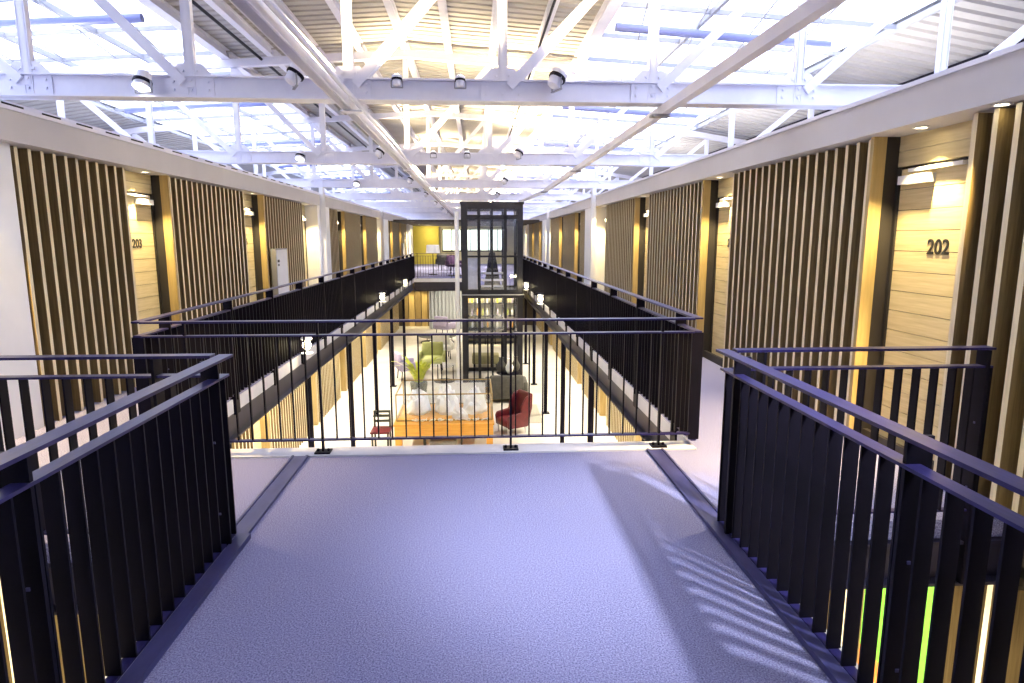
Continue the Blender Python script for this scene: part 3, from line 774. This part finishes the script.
chair_simple('armchair', -1.0, 31.0, 0, R(20), 'purple', 'dark purple armchair in the far lounge right of the drum lamp')
chair_simple('armchair', -1.6, 33.5, 0, R(160), 'charcoal', 'charcoal armchair in the far lounge behind the drum lamp')
def round_table(x, y, z, r, h, label, mt='black', name='round_table', ring=False):
    t = thing(name, label, 'table', (x, y, z))
    part('top', G().lathe([(r * .97, h - .03), (r, h - .02), (r, h - .005), (r * .97, h)], (x, y, z), 24), mt, t)
    part('base', G().lathe([(r * .9, 0), (r * .9, .02), (r * .8, .03)], (x, y, z), 24), 'black', t)
    for k in range(3):
        a = k * 2.094 + .3
        part('leg', G().tube([(x + r * .8 * math.cos(a), y + r * .8 * math.sin(a), z + .02), (x + r * .8 * math.cos(a), y + r * .8 * math.sin(a), z + h - .03)], .015, 6), 'black', t)
    return t
round_table(-.9, 28.6, 0, .4, .5, 'low dark table on the far landing by the small railing')

# ---------------------------------------------------------------- lobby far end
farw = wallbox('wall_lobby_far', G().box(-4.4, 3.6, 34.0, 34.2, ZG, -.3), 'back', 'dark lobby wall below the far lounge')
t = thing('curtain', 'pale grey lobby curtain below the far landing', 'curtain', (-1.6, 32.6, ZG))
g = G(); n = 60; vs = []
for i in range(n + 1):
    x = -2.4 + 1.9 * i / n; y = 32.6 + .07 * math.sin(i * 1.05)
    vs += [(x, y, ZG + .02), (x, y, -.55)]
g.sm = True; g.add(vs, [(2 * i, 2 * i + 2, 2 * i + 3, 2 * i + 1) for i in range(n)])
g.add([(a, b + .012, c) for a, b, c in vs], [(2 * i + 1, 2 * i + 3, 2 * i + 2, 2 * i) for i in range(n)])
part('cloth', g, 'curtain', t); part('curtain_rail', G().tube([(-2.45, 32.6, -.53), (-.45, 32.6, -.53)], .02, 8), 'black', t)
for k in range(6):
    x = -3.9 + .34 * k
    part('panel', G().box(x, x + .30, 33.85, 33.97, ZG, -.5), 'oak' if k % 2 else 'slat', farw)
    if k % 2 == 0: spot((x + .2, 33.2, -.6), (x + .2, 33.9, -2.6), 60, WARM, 70, .6, .05)
# lit shelving behind the lift
t = thing('bar_shelving', 'dark shelving with lit bottles behind the lift at lobby level', 'shelving', (.6, 28.0, ZG))
for z in (ZG + .06, -2.3, -1.75, -1.2, -.65): part('shelf', G().box(-.5, 1.75, 27.8, 28.2, z, z + .04), 'lift', t)
for k in range(6): part('upright', G().box(-.5 + k * .445, -.46 + k * .445, 27.8, 28.2, ZG, -.5), 'lift', t)
part('back_panel', G().box(-.5, 1.77, 28.2, 28.24, ZG, -.5), 'cream', t)
bot = G().lathe([(.04, 0), (.045, .01), (.045, .2), (.015, .25), (.015, .32)], n=10)
bmesh_ = [bot.mesh('bottle', m_) for m_ in ('leaf', 'olive', 'orange', 'paper', 'lilac')]
for zi, z in enumerate((-2.26, -1.71, -1.16)):
    for k in range(10):
        x = -.38 + k * .222 + .03 * random.random()
        o = link('bottle', bmesh_[(k * 3 + zi) % 5], None, (x, 27.95, z)); o['label'] = 'small bottle on the lit shelving behind the lift, %s shelf' % ('lower', 'middle', 'upper')[zi]
        o['category'] = 'bottle'; o['group'] = 'bottles on the %s shelf' % ('lower', 'middle', 'upper')[zi]
for k in range(4): spot((-.2 + .55 * k, 27.3, -.6), (-.2 + .55 * k, 28.1, -1.8), 45, WARM, 90, .5, .05)
chair_simple('armchair', -1.5, 30.4, ZG, R(150), 'lilac', 'pale lilac armchair at the far end of the lobby', s=1.15)
round_table(-1.75, 28.5, ZG, .85, .32, 'wide low dark table in front of the lilac armchair', 'charcoal')

# ---------------------------------------------------------------- lobby seating group
TX0, TX1, TYA, TYB, TZ = -1.78, .36, 13.3, 15.0, -2.30
t = thing('display_table', 'orange wood display table in the lobby under white paper', 'table', ((TX0 + TX1) / 2, 14.1, ZG))
part('apron', G().box(TX0, TX1, TYA, TYA + .06, TZ - .28, TZ - .04), 'orange', t)
part('apron', G().box(TX0, TX1, TYB - .06, TYB, TZ - .28, TZ - .04), 'orange', t)
part('apron', G().box(TX0, TX0 + .06, TYA + .06, TYB - .06, TZ - .28, TZ - .04), 'orange', t)
part('apron', G().box(TX1 - .06, TX1, TYA + .06, TYB - .06, TZ - .28, TZ - .04), 'orange', t)
part('table_top', G().box(TX0 - .02, TX1 + .02, TYA - .02, TYB + .02, TZ - .04, TZ), 'orange', t)
for x in (TX0 + .08, TX1 - .08):
    for y in (TYA + .08, TYB - .08): part('leg', G().box(x - .07, x + .07, y - .07, y + .07, ZG, TZ - .28), 'orange', t)
t = thing('display_case', 'glass display case on the orange table', 'case', ((TX0 + TX1) / 2, 14.1, TZ))
c0, c1, d0, d1, e1 = TX0 + .02, TX1 - .02, TYA + .25, TYB - .02, TZ + .60
for (x, y) in ((c0, d0), (c1, d0), (c0, d1), (c1, d1)): part('corner_bar', G().box(x - .012, x + .012, y - .012, y + .012, TZ, e1), 'oak', t)
for z in (TZ + .012, e1):
    for y in (d0, d1): part('edge_bar', G().box(c0, c1, y - .012, y + .012, z - .012, z + .012), 'oak', t)
    for x in (c0, c1): part('edge_bar', G().box(x - .012, x + .012, d0, d1, z - .012, z + .012), 'oak', t)
part('pane', G().box(c0, c1, d0 - .003, d0 + .003, TZ + .02, e1 - .01), 'glass', t)
part('pane', G().box(c0, c1, d1 - .003, d1 + .003, TZ + .02, e1 - .01), 'glass', t)
# white crumpled paper shapes inside the case
def crumple(x, y, z, rx, ry, rz, seed, label):
    rnd = random.Random(seed); g = G(); g.sm = False
    nu, nv = 18, 9; vs = []; fs = []
    for j in range(nv):
        ph = -.35 + (math.pi / 2 + .35) * j / (nv - 1)
        for i in range(nu):
            th = 2 * math.pi * i / nu; k = 1 + rnd.uniform(-.16, .16)
            vs.append((x + rx * k * math.cos(max(ph, 0)) * math.cos(th), y + ry * k * math.cos(max(ph, 0)) * math.sin(th), max(z, z + rz * k * math.sin(ph))))
    for j in range(nv - 1):
        for i in range(nu):
            a = j * nu + i; b = j * nu + (i + 1) % nu; fs.append((a, b, b + nu, a + nu))
    fs.append(tuple(range((nv - 1) * nu, nv * nu))); fs.append(tuple(range(nu - 1, -1, -1)))
    g.add(vs, fs)
    return solo('paper_cloud', g, 'paper', label, 'paper shape', (x, y, z), 'white paper shapes')
crumple(-1.36, 14.40, TZ, .27, .42, .50, 1, 'leftmost white crumpled paper shape in the glass case')
crumple(-.70, 14.45, TZ, .27, .48, .54, 2, 'white crumpled paper shape left of the case centre')
crumple(-.05, 14.45, TZ, .27, .42, .50, 3, 'rightmost white crumpled paper shape in the glass case')
crumple(-.38, 13.76, TZ, .17, .15, .22, 4, 'small white crumpled paper shape at the front of the case')
# curling paper streamers over the front edge
for k in range(9):
    x = -1.35 + k * .19; rr = random.Random(k)
    pts = [(x + .07 * math.sin(a * 1.7 + k), 13.50 - .02 * a, TZ + .014 + .05 * abs(math.cos(a))) for a in [q * .5 for q in range(9)]]
    solo('paper_ribbon', G().tube(pts, .012, 6), 'paper', '%s curled white paper ribbon from the left along the table front' % ORD[k], 'ribbon', (x, 13.45, TZ), 'paper ribbons')
# small green chair frame left of the table
t = thing('side_stool', 'small dark green slatted stool at the left end of the orange table', 'stool', (-2.12, 13.75, ZG))
for x in (-2.30, -1.96):
    for y in (13.55, 13.95): part('leg', G().box(x - .02, x + .02, y - .02, y + .02, ZG, ZG + .85 if y > 13.8 else ZG + .45), 'pot', t)
part('seat', G().box(-2.34, -1.92, 13.5, 14.0, ZG + .43, ZG + .47), 'red', t)
for z in (.58, .70, .80): part('back_slat', G().box(-2.30, -1.96, 13.93, 13.97, ZG + z, ZG + z + .05), 'pot', t)
# low bench under table front
t = thing('foot_bench', 'low grey bench with thin dark legs beneath the orange table', 'bench', (-.75, 13.62, ZG))
part('cushion', G().pill(-1.05, -.45, 13.45, 13.75, ZG + .12, ZG + .26, .05), 'rug', t)
for x in (-1.16, -.34):
    for y in (13.46, 13.74): part('leg', G().box(x - .015, x + .015, y - .015, y + .015, ZG, ZG + .34), 'pot', t)
part('frame_bar', G().box(-1.17, -.33, 13.445, 13.475, ZG + .34, ZG + .36).box(-1.17, -.33, 13.725, 13.755, ZG + .34, ZG + .36), 'pot', t)
# red wing chair
t = thing('wing_armchair', 'dark red leather wing armchair right of the orange table', 'armchair', (.86, 14.9, ZG))
def rot(g, cx, cy, a, k=.74):
    c, s = math.cos(a), math.sin(a)
    g.v = [(cx + (x - cx) * k, cy + (y - cy) * k, ZG + (z - ZG) * k) for x, y, z in g.v]
    g.v = [(cx + (x - cx) * c - (y - cy) * s, cy + (x - cx) * s + (y - cy) * c, z) for x, y, z in g.v]; return g
def soften(o, w=.035):
    b = o.modifiers.new('soft', 'BEVEL'); b.width = w; b.segments = 3; b.limit_method = 'ANGLE'
    o.data.polygons.foreach_set('use_smooth', [True] * len(o.data.polygons)); return o
A = R(-62); cx, cy = .86, 14.9
part('seat', rot(G().pill(cx - .36, cx + .36, cy - .42, cy + .32, ZG + .24, ZG + .50, .09), cx, cy, A), 'red', t)
g = G().prism([(cy + .22, ZG + .25), (cy + .40, ZG + .25), (cy + .56, ZG + .80), (cy + .58, ZG + 1.30), (cy + .46, ZG + 1.32), (cy + .36, ZG + .85)], cx - .38, cx + .38, 'x')
soften(part('backrest', rot(g, cx, cy, A), 'red', t))
for s in (-1, 1):
    x0, x1 = cx + s * .38 - .05, cx + s * .38 + .05
    w = G().prism([(cy + .50, ZG + 1.28), (cy + .30, ZG + 1.22), (cy + .12, ZG + .95), (cy + .10, ZG + .72), (cy - .36, ZG + .66), (cy - .42, ZG + .56), (cy - .38, ZG + .22), (cy + .38, ZG + .22)], x0, x1, 'x')
    soften(part('wing', rot(w, cx, cy, A), 'red', t))
    for y in (cy - .34, cy + .32): part('leg', rot(G().tube([(cx + s * .32, y, ZG), (cx + s * .30, y, ZG + .24)], [.02, .03], 8), cx, cy, A), 'edge', t)
# dark sofa behind, with bouquet-like vases on its table
t = thing('sofa', 'charcoal box sofa behind the red wing chair', 'sofa', (.85, 18.2, ZG))
part('seat', G().pill(.38, 1.36, 17.7, 18.5, ZG + .10, ZG + .42, .06), 'charcoal', t)
part('backrest', G().pill(.38, 1.36, 17.55, 17.75, ZG + .12, ZG + .80, .06), 'charcoal', t)
for x in (.34, 1.40): part('armrest', G().pill(x - .08, x + .08, 17.6, 18.5, ZG + .10, ZG + .60, .05), 'charcoal', t)
for x in (.40, 1.34):
    for y in (17.65, 18.42): part('leg', G().tube([(x, y, ZG), (x, y, ZG + .12)], .02, 6), 'grey', t)
round_table(1.0, 19.4, ZG, .38, .52, 'dark side table behind the sofa carrying vases', 'black', 'side_table')
vs_ = [(.78, 19.4, 'charcoal', 'grey round vase on the side table behind the sofa', .16), (1.03, 19.2, 'paper', 'white tall vase on the side table behind the sofa', .12), (1.24, 19.5, 'charcoal', 'dark tall vase at the right of the side table', .13)]
for (x, y, mm, lab, r) in vs_:
    solo('vase', G().lathe([(r * .5, 0), (r, .12), (r * 1.05, .22), (r * .5, .36), (r * .42, .44), (r * .55, .48)], (x, y, ZG + .52), 14), mm, lab, 'vase', (x, y, ZG + .52), 'vases')
t = thing('ottoman', 'olive square ottoman near the lift', 'ottoman', (.35, 23.0, ZG))
part('cushion', G().pill(-.15, .85, 22.7, 23.3, ZG + .12, ZG + .46, .06), 'olive', t)
for x in (-.05, .75):
    for y in (22.78, 23.22): part('leg', G().tube([(x, y, ZG), (x, y, ZG + .13)], .02, 6), 'black', t)
# lounge chairs and round glass table
t = chair_simple('lounge_chair', -2.30, 20.9, ZG, R(110), 'lilac', 'lilac high backed lounge chair at the left of the lobby group', 'chair', 1.1)
t = chair_simple('lounge_chair', -1.55, 22.0, ZG, R(0), 'lime', 'lime green low lounge chair beside the plant', 'chair', 1.2)
chair_simple('lounge_chair', -1.35, 24.6, ZG, R(10), 'paper', 'cream slat backed chair farther back in the lobby', 'chair', 1.1)
round_table(-1.06, 20.55, ZG, .38, .55, 'round black rimmed side table in the lobby beside the lime chair', 'pane')
t = thing('potted_plant', 'yellow green bushy plant in a dark pot behind the display case', 'plant', (-1.72, 18.6, ZG))
px, py = -1.72, 18.6
part('pot', G().lathe([(.16, 0), (.22, .05), (.26, .42), (.24, .44)], (px, py, ZG), 16), 'pot', t)
for k in range(46):
    a = random.random() * 6.283; l = random.uniform(.5, .85); b = random.uniform(.2, .75)
    p0 = Vector((px + .1 * math.cos(a), py + .1 * math.sin(a), ZG + .40)); dr = Vector((math.cos(a), math.sin(a), 0)); sd = Vector((-math.sin(a), math.cos(a), 0)) * .045
    q = [p0, p0 + dr * b * .35 * l + Vector((0, 0, l * .55)), p0 + dr * b * l + Vector((0, 0, l * .85)), p0 + dr * b * 1.5 * l + Vector((0, 0, l * .9))]
    vs = [q[0] - sd * .5, q[0] + sd * .5, q[1] - sd, q[1] + sd, q[2] - sd * .8, q[2] + sd * .8, q[3]]
    th = Vector((0, 0, .004))
    gl = G().add(vs, [(0, 1, 3, 2), (2, 3, 5, 4), (4, 5, 6)]); gl.add([v - th for v in vs], [(2, 3, 1, 0), (4, 5, 3, 2), (6, 5, 4)])
    part('leaf', gl, 'leaf', t)
solo('floor_mat', G().box(.9, 1.7, 15.6, 17.4, ZG, ZG + .01), 'rug', 'grey brown mat on the lobby floor right of the sofa', 'mat', (1.3, 16.5, ZG))
# poster on the lobby wall below the near right void
t = thing('wall_poster', 'bright green poster with an orange foot on the lobby wall below the right railing', 'poster', (WR - .06, 4.35, -1.6))
px = WR - .04
part('sheet', G().box(px, px + .02, 3.95, 4.75, -1.75, -.72), 'greenposter', t)
part('sheet', G().box(px, px + .02, 3.95, 4.75, -2.5, -1.75), 'orangeposter', t, 'orange lower band')
for k in range(9):
    z0 = -.95 - k * .085
    part('print', G().box(px - .002, px, 4.18 + .02 * (k % 3), 4.22 + .02 * (k % 3), z0 - .06, z0).box(px - .002, px, 4.25, 4.36, z0 - .03, z0 - .012), 'number', t)
